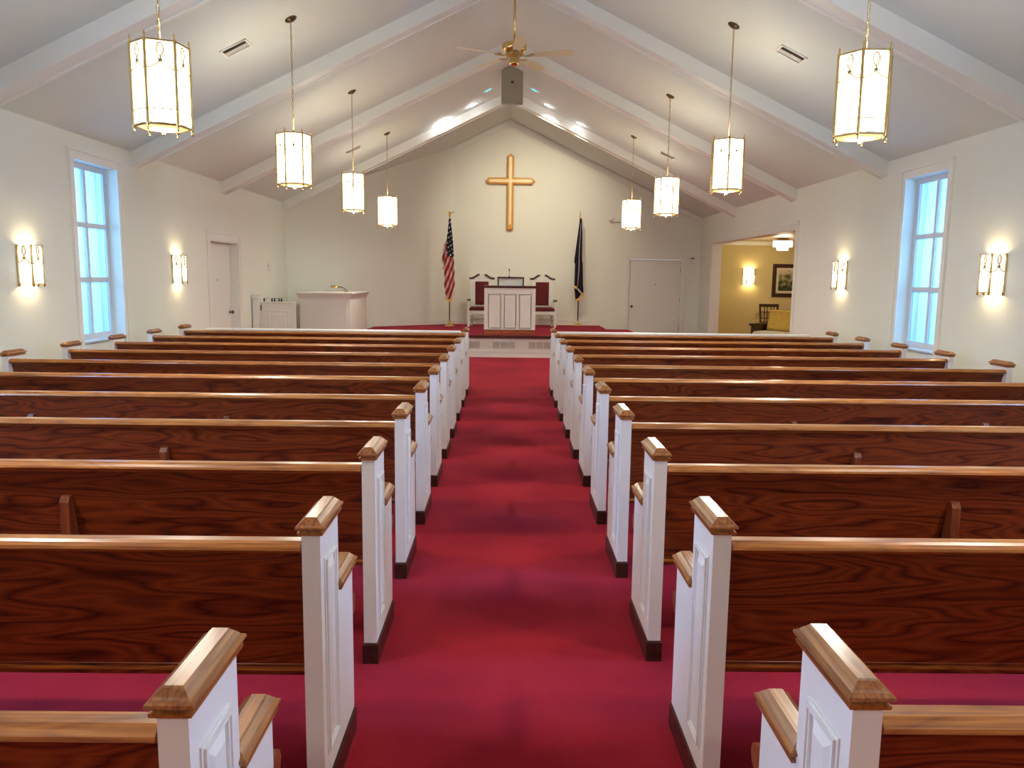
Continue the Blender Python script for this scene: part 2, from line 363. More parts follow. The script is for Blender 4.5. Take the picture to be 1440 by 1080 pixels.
for sx in (-1, 1):
    for i, (a, b) in enumerate(WIN):
        if sx > 0 and i == 0: a, b = 8.40, 9.28
        window('window_%d' % (i*2+(sx > 0)+1), sx, a, b)
# ------------------------------------------------------------------ doors
d1 = ST(thing('door_1', 'x', 'x', (-XW, 12.18, 0))); del d1['label']; del d1['category']
w = 1.26; h = 2.09
c = MB(); T = .10
for (a, b, z0, z1) in ((-T, 0, 0, h+T), (w, w+T, 0, h+T), (0, w, h, h+T)): c.box(0, .02, a, b, z0, z1)
c.box(0, .032, -T-.01, w+T+.01, h+T, h+T+.025); c.box(.001, .028, -T-.003, -T+.02, 0.001, h+T-.001); c.box(.001, .028, w+T-.02, w+T+.003, 0.001, h+T-.001)
c.build('casing', 'trim', d1)
MB().box(-.17, -.125, .02, w-.02, .01, h-.02).build('door_leaf', 'cream', d1)
j = MB(); j.box(-.2, 0, -.0, .018, 0, h); j.box(-.2, 0, w-.018, w, 0, h); j.box(-.2, 0, .018, w-.018, h-.018, h); j.build('door_frame', 'trim', d1)
hk = MB().lathe([(.001, .0), (.026, .004), (.028, .012), (.012, .018), (.012, .035), (.027, .045), (.03, .06), (.02, .072), (.001, .074)], n=14); hk.xf(Matrix.Rotation(PI/2, 4, 'Y'))
hk.build('door_knob', 'bronze', d1, (-.125, w-.12, .93))
MB().lathe([(.001, 0), (.011, .002), (.011, .006), (.001, .007)], n=10).xf(Matrix.Rotation(PI/2, 4, 'Y')).build('peephole', 'bronze', d1, (-.125, w/2, 1.47))
d2 = ST(thing('door_2', 'x', 'x', (2.90, YB, 0))); del d2['label']; del d2['category']
w = 1.25; h = 2.035; T = .085; c = MB()
for (a, b, z0, z1) in ((-T, 0, 0, h+T), (w, w+T, 0, h+T), (0, w, h, h+T)): c.box(a, b, -.02, 0, z0, z1)
c.box(-T-.008, w+T+.008, -.03, 0, h+T-.01, h+T+.014); c.box(-T-.003, -T+.016, -.028, -.001, 0.001, h+T-.012); c.box(w+T-.016, w+T+.003, -.028, -.001, 0.001, h+T-.012)
c.build('casing', 'trim', d2)
MB().box(.008, w-.008, .03, .07, .01, h-.008).build('door_leaf', 'cream', d2)
hk = MB().lathe([(.001, .0), (.028, .004), (.03, .012), (.012, .018), (.012, .035), (.027, .045), (.03, .06), (.02, .072), (.001, .074)], n=14).xf(Matrix.Rotation(PI/2, 4, 'X'))
hk.build('door_knob', 'bronze', d2, (.085, .03, .905))
MB().lathe([(.001, 0), (.014, .002), (.014, .006), (.001, .007)], n=10).xf(Matrix.Rotation(PI/2, 4, 'X')).build('peephole', 'bronze', d2, (.64, .03, 1.44))
for z in (.35, 1.05, 1.75): MB().lathe([(.008, 0), (.008, .09)], n=8).build('hinge', 'brassd', d2, (w-.004, .018, z))
# wide opening to the side room
c = MB(); y0, y1, h = 12.72, 17.9, 2.39; T = .10
c.box(XW-.02, XW, y0-T, y0, 0, h+T); c.box(XW-.02, XW, y1, y1+T, 0, h+T); c.box(XW-.02, XW, y0, y1, h, h+T)
c.box(XW-.034, XW, y0-T-.01, y1+T+.01, h+T-.02, h+T+.02); c.box(XW-.026, XW-.001, y0, y1, h+.035, h+.05)
c.box(XW-.004, 4.804, y0, y0+.015, 0, h); c.box(XW-.004, 4.804, y1-.015, y1, 0, h); c.box(XW-.004, 4.804, y0+.015, y1-.015, h-.015, h)
ST(c.build('trim_16', 'trim'))

# ------------------------------------------------------------------ side room shell
ST(MB().box(4.8, 8.6, 19.3, 19.45, 0, 2.5).build('wall_side_room_back', 'yellow'))
ST(MB().box(8.45, 8.6, 11.0, 19.3, 0, 2.5).build('wall_side_room_right', 'yellow'))
ST(MB().box(4.8, 8.6, 10.85, 11.0, 0, 2.5).build('wall_side_room_front', 'yellow'))
ST(MB().box(4.8, 8.6, 10.85, 19.45, 2.5, 2.6).build('ceiling_side_room', 'annex_ceil'))
mb = MB(); mb.prism([(19.3, 2.5), (19.3, 2.42), (19.285, 2.415), (19.23, 2.475), (19.22, 2.5)], 'X', 4.8, 8.45)
ST(mb.build('trim_17', 'trim'))

# ------------------------------------------------------------------ pews
def end_panel_parts(root, x0, d, face_out=True):
    """board between x0 and x0+d*.052 (d=+-1); moulded panel on the face at x0"""
    xa, xb = sorted((x0, x0+d*.052))
    p = MB(); p.prism([(0, .085), (.435, .085), (.435, .597), (.228, .597), (.228, .85), (0, .85)], 'X', xa, xb)
    ep = p.build('end_panel', 'white', root)
    # moulded panel on the outward face
    f = x0; g = -d; m_ = MB()
    def bx(a, b, y0, y1, z0, z1): m_.box(min(f+g*a, f+g*b), max(f+g*a, f+g*b), y0, y1, z0, z1)
    ya, yb, za, zb = .038, .180, .165, .770
    for t, hh in ((0, .004), (.007, .010), (.014, .006)):
        i, e2 = t, t+.007
        bx(-.001, hh, ya+i, ya+e2, za+i, zb-i); bx(-.001, hh, yb-e2, yb-i, za+i, zb-i); bx(-.001, hh, ya+e2, yb-e2, za+i, za+e2); bx(-.001, hh, ya+e2, yb-e2, zb-e2, zb-i)
    # raised field with sloping edges
    q = []
    for o, hh in ((.030, .0), (.046, .009)):
        q.append([(f+g*hh, ya+o, za+o), (f+g*hh, yb-o, za+o), (f+g*hh, yb-o, zb-o), (f+g*hh, ya+o, zb-o)])
    m_.loft(q); m_.build('panel_molding', 'white', ep)
    prof = [(0, .006), (.002, .009), (.009, .010), (.011, .004), (.015, .003), (.017, .012), (.021, .015), (.026, .014), (.031, .006), (.035, .003), (.046, -.008), (.049, -.010)]
    xm = (xa+xb)/2
    c = MB().rects(xm, .1165, .026, .1165, [(.85+z, o) for z, o in prof]); c.build('end_cap', 'cap', ep)
    c = MB().rects(xm, .338, .026, .104, [(.597+z, o) for z, o in prof]); c.build('arm_cap', 'cap', ep)
    c = MB().rects(xm, .2175, .026, .2175, [(0, .006), (.080, .006), (.088, .001)]); c.build('plinth', 'plinth', ep)
    return ep
def make_pew(side, L=3.78):
    d = side
    root = thing('pew', 'x', 'pew')
    end_panel_parts(root, 0, d); end_panel_parts(root, d*L, -d)
    xi, xo = sorted((d*.056, d*(L-.056)))
    # top rail profile (y, z)
    pr = [(-.003, .805), (-.001, .813), (.007, .822), (.016, .828), (.050, .828), (.056, .822), (.058, .80), (.060, .783), (.038, .783), (.034, .789), (.018, .796), (.003, .800)]
    r = MB().prism(pr, 'X', xi, xo); r.build('top_rail', 'rail', root)
    # reclined back: bottom edge further forward
    b = MB(); b.prism([(.040, .786), (.060, .786), (.150, .40), (.152, .368), (.126, .368), (.122, .40)], 'X', xi, xo); b.build('backrest', 'panel', root)
    MB().prism([(.117, .386), (.156, .386), (.156, .395), (.117, .395)], 'X', xi, xo).build('back_edge_strip', 'rail', root)
    s = MB(); s.prism([(.120, .405), (.470, .425), (.492, .418), (.503, .432), (.505, .452), (.496, .468), (.478, .474), (.44, .470), (.140, .437)], 'X', xi, xo); s.build('seat', 'seat', root)
    # seat nose that shows past each end board
    for a in (d*.004, d*(L-.058)):
        x0, x1 = sorted((a, a+d*.054)); MB().prism([(.4355, .415), (.475, .41), (.498, .425), (.507, .448), (.500, .470), (.48, .482), (.4355, .482)], 'X', x0, x1).build('seat_nose', 'seat', root)
    for xs_ in (1.25, 2.48):
        x0, x1 = sorted((d*(xs_-.018), d*(xs_+.018)))
        q = MB(); pr = [(.035, 0), (.42, 0), (.42, .06), (.36, .10), (.34, .40), (.124, .372), (.075, .60), (.070, .665), (.058, .680), (.042, .676), (.030, .655), (.030, .40), (.10, .12), (.035, .06)]
        q.prism(pr, 'X', x0, x1); q.build('support', 'brace', root)
    return root
ordn = ['nearest', 'second', 'third', 'fourth', 'fifth', 'sixth', 'seventh', 'eighth', 'ninth', 'tenth', 'farthest']
for side, xf_, sh in ((-1, -.5385, 0.0), (1, .5735, .042)):
    first = make_pew(side)
    for i in range(11):
        p = first if i == 0 else copy_tree(first)
        p.location = (xf_, 1.20+.908*i+sh, 0)
        wrd = 'left' if side < 0 else 'right'
        if i == 0: lb = 'nearest wooden pew %s of the aisle, mostly below the picture edge' % wrd
        elif i == 10: lb = 'front wooden pew %s of the aisle, farthest row, nearest the platform' % wrd
        else: lb = 'wooden pew with white ends %s of the aisle, %s row from the camera' % (wrd, ordn[i])
        p['label'] = lb; p['group'] = 'church pews %s of the aisle' % wrd
# white-topped screens before the first row
for side in (-1, 1):
    lab = 'white modesty screen before the front pew, %s of the aisle' % ('left' if side < 0 else 'right')
    r = thing('pew_screen', lab, 'pew screen', (side*.665, 11.06+(.04 if side > 0 else 0), 0), group='white screens in front of the pews')
    d = side; L = 3.62
    x0, x1 = sorted((0, d*L))
    lo = []
    prf = [(-.035, .770), (-.045, .785), (-.040, .802), (-.020, .812), (.030, .812), (.048, .802), (.052, .785), (.040, .770)]
    xs2 = [x0, x0+.012, x0+.03, x1-.03, x1-.012, x1]; sc2 = [.35, .8, 1, 1, .8, .35]
    for x, k in zip(xs2, sc2): lo.append([(x, .004+(a-.004)*k, .790+(z-.790)*k) for a, z in prf])
    MB().loft(lo).build('top_rail', 'white', r)
    MB().box(x0+.03, x1-.03, -.012, .018, .10, .772).build('screen_panel', 'white', r)
    MB().box(x0+.03, x1-.03, -.02, .026, 0, .10).build('plinth', 'plinth', r)
    for k in range(4):
        a = x0+.10+k*(L-.2)/4; q = MB()
        for (u0, u1, z0, z1) in ((a, a+.8, .17, .19), (a, a+.8, .70, .72), (a, a+.02, .17, .72), (a+.78, a+.8, .17, .72)): q.box(u0, u1, -.022, -.012, z0, z1)
        q.build('panel_molding', 'white', r)

# ------------------------------------------------------------------ lanterns
def hexp(R, k, z=0, rot=0): a = k*PI/3+rot; return (R*math.cos(a), R*math.sin(a), z)
def ornament(mb, w, h, half=True):
    """drop loop, star flower and swag on the plane y=0, centred x=0, hanging from z=0"""
    mb.tube([(.020*w/.17*math.sin(t), 0, -.047-.040*math.cos(t)) for t in [2*PI*k/12 for k in range(12)]], .0065, 4, closed=True)
    for k in range(5):
        a = k*2*PI/5+PI/2; mb.tube([(0, 0, -.112), (.017*math.cos(a), -.001, -.112+.017*math.sin(a))], [.010, .006], 5)
    mb.tube([(0, 0, -.086), (0, 0, -.112)], .006, 4)
    for s in (-1, 1):
        mb.tube([(s*w/2*t, 0, -.118-.045*math.sin(t*PI/2)) for t in (0, .25, .5, .75, 1)], .0055, 4)
def lantern_proto():
    root = thing('pendant_lantern', 'x', 'lamp')
    R = .172; zt, zb = 3.005, 2.495
    for k in range(6):
        a, b = Vector(hexp(R-.008, k)), Vector(hexp(R-.008, k+1)); n_ = ((a+b)/2).normalized()*.004
        m_ = MB(); m_.loft([[tuple(p+q+Vector((0, 0, z))) for p, q in ((a, -n_), (b, -n_), (b, n_), (a, n_))] for z in (zb+.012, zt-.008)])
        m_.build('glass_panel', 'shade', root)
        o = MB(); ornament(o, .17, 1); c = (a+b)/2+n_*2.4; o.xf(Matrix.Translation((c.x, c.y, zt-.008)) @ Matrix.Rotation(math.atan2(n_.y, n_.x)+PI/2, 4, 'Z'))
        o.build('scroll_ornament', 'brassd', root)
    for k in range(6):
        x, y, _ = hexp(R, k)
        m_ = MB().lathe([(.001, zb-.035), (.006, zb-.033), (.008, zb-.022), (.004, zb-.012), (.012, zb-.004), (.0115, zb+.01), (.0105, 2.65), (.0095, 2.75), (.0115, 2.83), (.0105, zt-.05), (.012, zt), (.010, zt+.006), (.004, zt+.012), (.007, zt+.022), (.007, zt+.032), (.002, zt+.05), (.0005, zt+.052)], (x, y, 0), n=8)
        m_.build('post', 'brass', root)
    for z, hh, r_ in ((zt-.006, .012, .176), (zb, .014, .176), (zb+.095, .007, .176)):
        m_ = MB()
        for k in range(6):
            a, b = Vector(hexp(r_-.0, k)), Vector(hexp(r_-.0, k+1)); a2, b2 = a*.93, b*.93
            m_.loft([[(p.x, p.y, zz) for p in (a, b, b2, a2)] for zz in (z, z+hh)])
        m_.build('frame_band', 'brassd', root)
    m_ = MB()
    m_.lathe([(.150, zb+.018), (.150, zb+.006), (.128, zb-.004), (.092, zb-.008), (.090, zb-.002), (.12, zb+.004), (.14, zb+.012)], n=24); m_.build('gilt_ring', 'dish', root)
    MB().lathe([(.09, zb-.004), (.06, zb-.012), (.02, zb-.016), (.001, zb-.016)], n=20).build('bottom_diffuser', 'shade', root)
    MB().lathe([(.001, zb-.045), (.008, zb-.043), (.012, zb-.03), (.006, zb-.022), (.016, zb-.016), (.001, zb-.012)], n=10).build('finial', 'bronze', root)
    m_ = MB()
    for k in range(3): m_.tube([hexp(R, k, zt), (0, 0, zt+.015), hexp(R, k+3, zt)], .004, 6)
    m_.lathe([(.014, zt-.01), (.016, zt+.03), (.008, zt+.045), (.001, zt+.046)], n=10); m_.build('spider', 'brassd', root)
    # chain
    ch = MB(); z = zt+.04; k = 0
    while z < 4.10:
        pts = [(.0085*math.cos(t), 0, .024*math.sin(t)) for t in [2*PI*q/10 for q in range(10)]]
        m2 = MB().tube(pts, .0026, 5, closed=True); T_ = Matrix.Translation((0, 0, z+.022)) @ Matrix.Rotation((k % 2)*PI/2+.3, 4, 'Z'); m2.xf(T_)
        ch.add(m2.v, m2.f, True); z += .041; k += 1
    ch.tube([(.004, 0, zt+.04), (.006, .003, 3.5), (.003, 0, 4.13)], .002, 5)
    ch.build('chain', 'brassd', root)
    return root
# ceiling canopy is tilted to the slope, so it is made per side
def canopy(root, sx):
    m_ = MB().lathe([(.062, 0), (.064, -.008), (.05, -.018), (.022, -.026), (.012, -.034), (.001, -.035)], n=18)
    m_.xf(Matrix.Rotation(sx*math.atan(SL), 4, 'Y')); m_.build('ceiling_canopy', 'bronze', root, (0, 0, cz(2.26)))
def lantern_lights(p):
    lamp('lantern_downlight', 'AREA', (p[0], p[1], 2.477), 22, (1, .92, .79), shape='DISK', size=.16)
    lamp('lantern_uplight', 'AREA', (p[0], p[1], 2.97), 2.5, (1, .92, .79), shape='DISK', size=.16, rot=(PI, 0, 0))
place = ['nearest', 'second', 'third', 'farthest']
for sx in (-1, 1):
    pr = lantern_proto(); canopy(pr, sx)
    rots = [math.radians(a) for a in {-1: [23, 15, 41, 8.7], 1: [2, 19, 49, 51]}[sx]]
    ys = [5.25, 8.40, 11.55, 14.80]
    for i in range(4):
        c = pr if i == 0 else copy_tree(pr)
        c.location = (sx*2.26, ys[i], 0); c.rotation_euler = (0, 0, 0)
        c['label'] = '%s glowing brass hexagonal lantern hanging %s of the aisle' % (place[i], 'left' if sx < 0 else 'right')
        c['group'] = 'brass lanterns hanging %s of the aisle' % ('left' if sx < 0 else 'right')
        lantern_lights(c.location)
        for ch in c.children:
            if not ch.name.startswith('ceiling_canopy'): ch.rotation_euler = (0, 0, rots[i])
    for y in (2.10, -1.05):  # extra lanterns out of view, added to brighten the room
        c = copy_tree(pr); c.location = (sx*2.26, y, 0); lantern_lights(c.location)
        c['label'] = 'added unseen brass hexagonal lantern overhead, %s of the aisle, %s the viewpoint' % ('left' if sx < 0 else 'right', 'just ahead of' if y > 0 else 'behind'); c['group'] = 'added lanterns above the viewpoint'

# ------------------------------------------------------------------ wall sconces (built facing +X, wall at x=0)
def sconce_proto():
    root = thing('wall_sconce', 'x', 'lamp')
    zb, zt = 0, .36; V = [(0, -.145), (.105, -.085), (.105, .085), (0, .145)]
    MB().box(0, .012, -.11, .11, .05, .31).build('back_plate', 'brass', root)
    for k in range(3):
        a, b = Vector((*V[k], 0)), Vector((*V[k+1], 0)); n_ = Vector(((b-a).y, -(b-a).x, 0)).normalized()*.003; c = a*.04+b*.96; a = a*.96+b*.04; b = c
        m_ = MB(); m_.loft([[tuple(p+q+Vector((0, 0, z))) for p, q in ((a, -n_), (b, -n_), (b, n_), (a, n_))] for z in (zb+.008, zt-.006)]); m_.build('glass_panel', 'sconceglass', root)
        wd = (b-a).length; o = MB(); ornament(o, wd, 1); c = (a+b)/2+n_*3; o.xf(Matrix.Translation((c.x, c.y, zt-.004)) @ Matrix.Rotation(math.atan2(n_.y, n_.x)+PI/2, 4, 'Z')); o.build('scroll_ornament', 'brassd', root)
    for k in range(4):
        m_ = MB().lathe([(.001, zb-.028), (.012, zb-.02), (.014, zb-.005), (.010, .12), (.008, .18), (.012, .22), (.009, .3), (.011, zt+.006), (.001, zt+.01)], (max(V[k][0], .008), V[k][1], 0), n=8); m_.build('post', 'brass', root)
    for z, t in ((zt-.004, .006), (zb, .007), (zb+.055, .004)):
        m_ = MB()
        for k in range(3): m_.tube([(max(V[k][0], .006), V[k][1], z), (max(V[k+1][0], .006), V[k+1][1], z)], t*.7, 6)
        m_.build('frame_band', 'brassd', root)
    MB().lathe([(.001, .12), (.02, .13), (.028, .17), (.022, .2), (.012, .225), (.001, .23)], (.05, 0, 0), n=12).build('bulb', 'bulb', root)
    return root
sp = sconce_proto(); sp.location = (-XW, 7.55, 1.452)
def put_sconce(x, y, z, rz, label, first=False):
    c = sp if first else copy_tree(sp); c.location = (x, y, z); c.rotation_euler = (0, 0, rz); c['label'] = label; c['group'] = 'half-lantern wall sconces'
    n_ = Vector((math.cos(rz), math.sin(rz), 0))
    p = Vector((x, y, z))+n_*.055
    for dz in (.30, .05): lamp('sconce_light', 'POINT', (p.x, p.y, z+dz), 3.2, (1, .80, .48), shadow_soft_size=.02)
put_sconce(-XW, 7.55, 1.452, 0, 'brass sconce on the left wall, between the window and the picture edge', True)
put_sconce(-XW, 10.95, 1.452, 0, 'brass sconce on the left wall between window and door')
put_sconce(XW, 7.45, 1.48, PI, 'brass sconce on the right wall, between the window and the picture edge')
put_sconce(XW, 10.88, 1.48, PI, 'brass sconce on the right wall between window and side room opening')
put_sconce(5.88, 19.3, 1.485, -PI/2, 'small sconce on the yellow wall of the side room')

# ------------------------------------------------------------------ ceiling fittings
def on_slope(x): s = 1 if x > 0 else -1; return s*math.atan(SL)
def register(x, y, label):
    r = thing('ceiling_vent', label, 'vent', (x, y, cz(x)), group='ceiling air vents'); r.rotation_euler = (0, on_slope(x), 0)
    L_, W_ = .30, .22; f = MB()
    f.box(-L_/2, L_/2, -W_/2, -W_/2+.02, -.012, 0); f.box(-L_/2, L_/2, W_/2-.02, W_/2, -.012, 0); f.box(-L_/2, -L_/2+.02, -W_/2, W_/2, -.012, 0); f.box(L_/2-.02, L_/2, -W_/2, W_/2, -.012, 0); f.box(-L_/2, L_/2, -.004, .004, -.01, 0)
    f.build('frame', 'plastic', r); MB().box(-L_/2+.02, L_/2-.02, -W_/2+.02, W_/2-.02, -.002, -.0005).build('duct_opening', 'dark', r)
    q = MB()
    for k in range(10):
        a = -W_/2+.024+k*.0175; t = .012 if k < 5 else -.012
        q.add([(-L_/2+.02, a, -.010), (L_/2-.02, a, -.010), (L_/2-.02, a+t, -.003), (-L_/2+.02, a+t, -.003)], [(0, 1, 2, 3)])
    q.build('louvers', 'grille', r)
register(-2.84, 8.44, 'white ceiling vent left of centre, beside the nearest large lantern'); register(2.85, 8.36, 'white ceiling vent right of centre, near the second hanging lantern')
register(-2.87, 14.8, 'small far ceiling vent behind the third lantern on the left'); register(2.90, 14.9, 'small far ceiling vent behind the third lantern on the right')
def downlight(x, y, kind, label, r_=.085):
    r = thing('recessed_light', label, 'light', (x, y, cz(x)), group='recessed ceiling lights'); r.rotation_euler = (0, on_slope(x), 0)
    MB().lathe([(r_, 0), (r_*1.22, -.001), (r_*1.22, -.006), (r_, -.012), (r_*.98, -.002)], n=24).build('trim_ring', 'plastic', r)
    MB().lathe([(r_*.97, -.003), (r_*.6, -.012), (.001, -.015)], n=20).build('lens', kind, r)
downlight(-.43, 15.22, 'lenscyan', 'recessed light with blue lens, left of the grey ceiling box'); downlight(.44, 15.15, 'lenscyan', 'recessed light with blue lens, right of the grey ceiling box')
downlight(-.72, 15.80, 'lenswhite', 'white recessed light left of the ceiling ridge', .07); downlight(.72, 15.78, 'lenswhite', 'upper white recessed light right of the ceiling ridge', .07)
downlight(1.36, 15.92, 'lenswhite', 'lower white recessed light right of the ceiling ridge', .07); downlight(-1.32, 15.98, 'lenswhite', 'lower white recessed light left of the ceiling ridge', .07)
for x, y, aim, pw in ((.72, 15.78, (.5, 19, 3.0), 170), (1.36, 15.92, (.9, 19, 2.4), 50), (-.72, 15.8, (-.2, 19, 2.0), 40)):
    lamp('recessed_spot', 'SPOT', (x, y, cz(x)-.20), pw*1.15, (1, .88, .66), spot_size=1.5, spot_blend=1.0, shadow_soft_size=.02, aim=aim)
for x, y, pw in ((-1.32, 15.98, 10), (-.72, 15.8, 3), (.72, 15.78, 1.5), (1.36, 15.92, 2)):
    lamp('recessed_glow', 'POINT', (x, y, cz(x)-.06), pw*.55, (.95, .95, 1), shadow_soft_size=.03)
# grey box at the ridge
gb = thing('ceiling_speaker_box', 'grey square box hanging from the ceiling ridge behind the fan', 'speaker', (.022, 14.3, 4.60))
mb = MB(); mb.prism([(-.19, 0), (.19, 0), (.19, .545), (0, .636), (-.19, .545)], 'Y', 0, .12); mb.build('housing', 'grey', gb)
mb = MB(); mb.prism([(-.18, .012), (.18, .012), (.18, .54), (0, .62), (-.18, .54)], 'Y', -.012, 0); mb.build('grille_cloth', 'grey', gb)
MB().box(-.022, .022, -.02, -.012, .335, .375).build('badge', 'black', gb)
MB().lathe([(.001, -.05), (.028, -.046), (.034, -.02), (.02, 0)], (.10, .07, 0), n=12).build('small_sensor', 'plastic', gb)
# ceiling fan
fan = thing('ceiling_fan', 'brass ceiling fan with five cream blades hanging from the ridge', 'fan', (.03, 10.3, 4.36)); fan.scale = (1.1, 1.1, 1.0)
MB().lathe([(.013, .10), (.013, .87)], n=10).build('downrod', 'brass', fan)
MB().lathe([(.001, .82), (.03, .82), (.06, .86), (.07, .88), (.001, .88)], n=18).build('canopy', 'brass', fan)
MB().lathe([(.02, .14), (.045, .13), (.11, .118), (.138, .105), (.142, .085), (.142, .045), (.135, .03), (.11, .01), (.09, 0), (.001, 0)], n=28).build('motor_housing', 'brass', fan)
MB().lathe([(.06, .012), (.095, -.005), (.11, -.02), (.10, -.032), (.06, -.045), (.001, -.045)], n=24).build('flywheel', 'brassd', fan)
MB().lathe([(.048, -.04), (.052, -.06), (.05, -.10), (.06, -.115), (.058, -.135), (.035, -.15), (.01, -.155), (.001, -.155)], n=20).build('switch_housing', 'brass', fan)
bl0 = ir0 = None
for k in range(5):
    a = math.radians(-12+72*k)
    if bl0 is None:
        i_ = MB(); i_.tube([(.08, 0, -.02), (.13, 0, -.045), (.17, .02, -.04), (.21, .03, -.03)], .008, 6); i_.tube([(.08, 0, -.02), (.13, 0, -.045), (.17, -.02, -.04), (.21, -.03, -.03)], .008, 6)
        i_.bev(.18, .23, -.045, .045, -.038, -.030, .002)
        ir0 = i_.build('blade_iron', 'brassd', fan)
        b_ = MB(); out = [(.20, -.042), (.30, -.052), (.60, -.066), (.665, -.060), (.69, -.03), (.69, .03), (.665, .060), (.60, .066), (.30, .052), (.20, .042)]
        b_.prism(out, 'Z', -.003, .003); b_.xf(Matrix.Translation((0, 0, -.028)) @ Matrix.Rotation(math.radians(-13), 4, 'X')); bl0 = b_.build('blade', 'fanblade', fan); I, B_ = ir0, bl0
    else:
        I = ir0.copy(); B_ = bl0.copy(); COL.objects.link(I); COL.objects.link(B_)
    I.rotation_euler = (0, 0, a); B_.rotation_euler = (0, 0, a)
    for c_ in (I, B_): c_.parent = fan

# ------------------------------------------------------------------ cross
cr = thing('wall_cross', 'large golden wooden cross on the back wall', 'cross', (.018, YB-.07, 2.68))
def cross_poly(w, top, bot, arm, zc, tip):
    return [(-w, bot), (w, bot), (w, zc-w), (arm-tip, zc-w), (arm, zc), (arm-tip, zc+w), (w, zc+w), (w, top-tip), (0, top), (-w, top-tip), (-w, zc+w), (-arm+tip, zc+w), (-arm, zc), (-arm+tip, zc-w), (-w, zc-w)]
A_ = cross_poly(.078, 1.775, 0, .585, 1.14, .075)
B2 = cross_poly(.055, 1.74, .03, .55, 1.14, .055)
C2 = cross_poly(.030, 1.70, .13, .51, 1.14, .03)
mb = MB(); P = lambda poly, y: [(x, y, z) for x, z in poly]
mb.loft([P(A_, .03), P(A_, -.005), P(B2, -.028)], caps=False)
mb.f += [tuple(range(15))[::-1]]; mb.sm += [False]
mb.f += [tuple(range(30, 45))]; mb.sm += [False]
mb.build('cross_body', 'goldwood', cr)
mb = MB(); mb.loft([P(C2, -.0285), P(C2, -.036)]); mb.build('raised_center', 'goldlight', cr)
mb = MB(); [mb.box(x-.02, x+.02, .03, .07, z-.02, z+.02) for x, z in ((0, 1.6), (0, .2), (.4, 1.14), (-.4, 1.14))]; mb.build('standoff', 'goldwood', cr)

# ------------------------------------------------------------------ pulpit
pu = thing('pulpit', 'white panelled pulpit with dark wood top and brown base', 'pulpit', (.027, 15.50, H))
MB().box(-.505, .505, .0, .52, .105, .925).build('body', 'cream', pu)
fr = MB()
zt_ = .90; fr.box(-.505, .505, -.018, 0, .105, .125)
for x0, x1 in ((-.505, -.425), (-.175, -.115), (.125, .185), (.425, .505)): fr.box(x0, x1, -.007, 0, .125, .925)
for x0, x1 in ((-.425, -.175), (-.115, .125), (.185, .425)): fr.box(x0, x1, -.007, 0, .815, .925); fr.box(x0, x1, -.013, 0, .803, .815)
fr.build('front_stiles', 'cream', pu)
for x0, x1 in ((-.425, -.175), (-.115, .125), (.185, .425)):
    q = MB()
    q.loft([[(x0+o, y, .125+o), (x1-o, y, .125+o), (x1-o, y, .805-o), (x0+o, y, .805-o)] for o, y in ((0, -.001), (.012, -.001), (.03, -.005), (.05, -.005))]); q.build('front_panel', 'cream', pu)
MB().rects(0, .25, .525, .28, [(.925, -.01), (.932, .0), (.945, .004), (.962, .004), (.968, -.004)]).build('top', 'mahog', pu)
b_ = MB().box(-.50, .50, .0, .515, 0, .105); b_.build('base', 'plinth2', pu)
q = MB()
for x0, x1 in ((-.49, -.20), (-.17, .14), (.17, .49)): q.loft([[(x0+o, y, .015+o*.5), (x1-o, y, .015+o*.5), (x1-o, y, .09-o*.5), (x0+o, y, .09-o*.5)] for o, y in ((0, 0), (.02, -.010))])
q.build('base_molding', 'plinth2', pu)
# reading stand on the pulpit
rs = thing('reading_stand', 'white reading stand with dark wood edge on top of the pulpit', 'book stand', (.04, 15.72, H+.968))
mb = MB(); mb.prism([(.0, .0), (.24, .0), (.03, .145), (.0, .145)], 'X', -.225, .225); mb.build('sloped_box', 'cream', rs)
mb = MB(); mb.box(-.265, .265, -.035, .04, .145, .175); mb.build('top_rail', 'mahog', rs)
for x in (-.25, .25): MB().box(x-.014, x+.014, -.03, .2, 0.0, .145).build('side_rail', 'mahog', rs)
mc = thing('microphone', 'thin black gooseneck microphone rising behind the reading stand', 'microphone', (.01, 15.78, H+.968+.175))
MB().lathe([(.024, 0), (.024, .008), (.008, .012)], n=12).build('base', 'black', mc, (0, -.03, 0))
MB().tube([(0, -.03, .01), (0, -.03, .09), (0, -.028, .13)], .005, 6).build('gooseneck', 'black', mc)
MB().lathe([(.006, .11), (.010, .12), (.011, .15), (.001, .162)], (0, -.028, 0), n=10).build('capsule', 'black', mc)

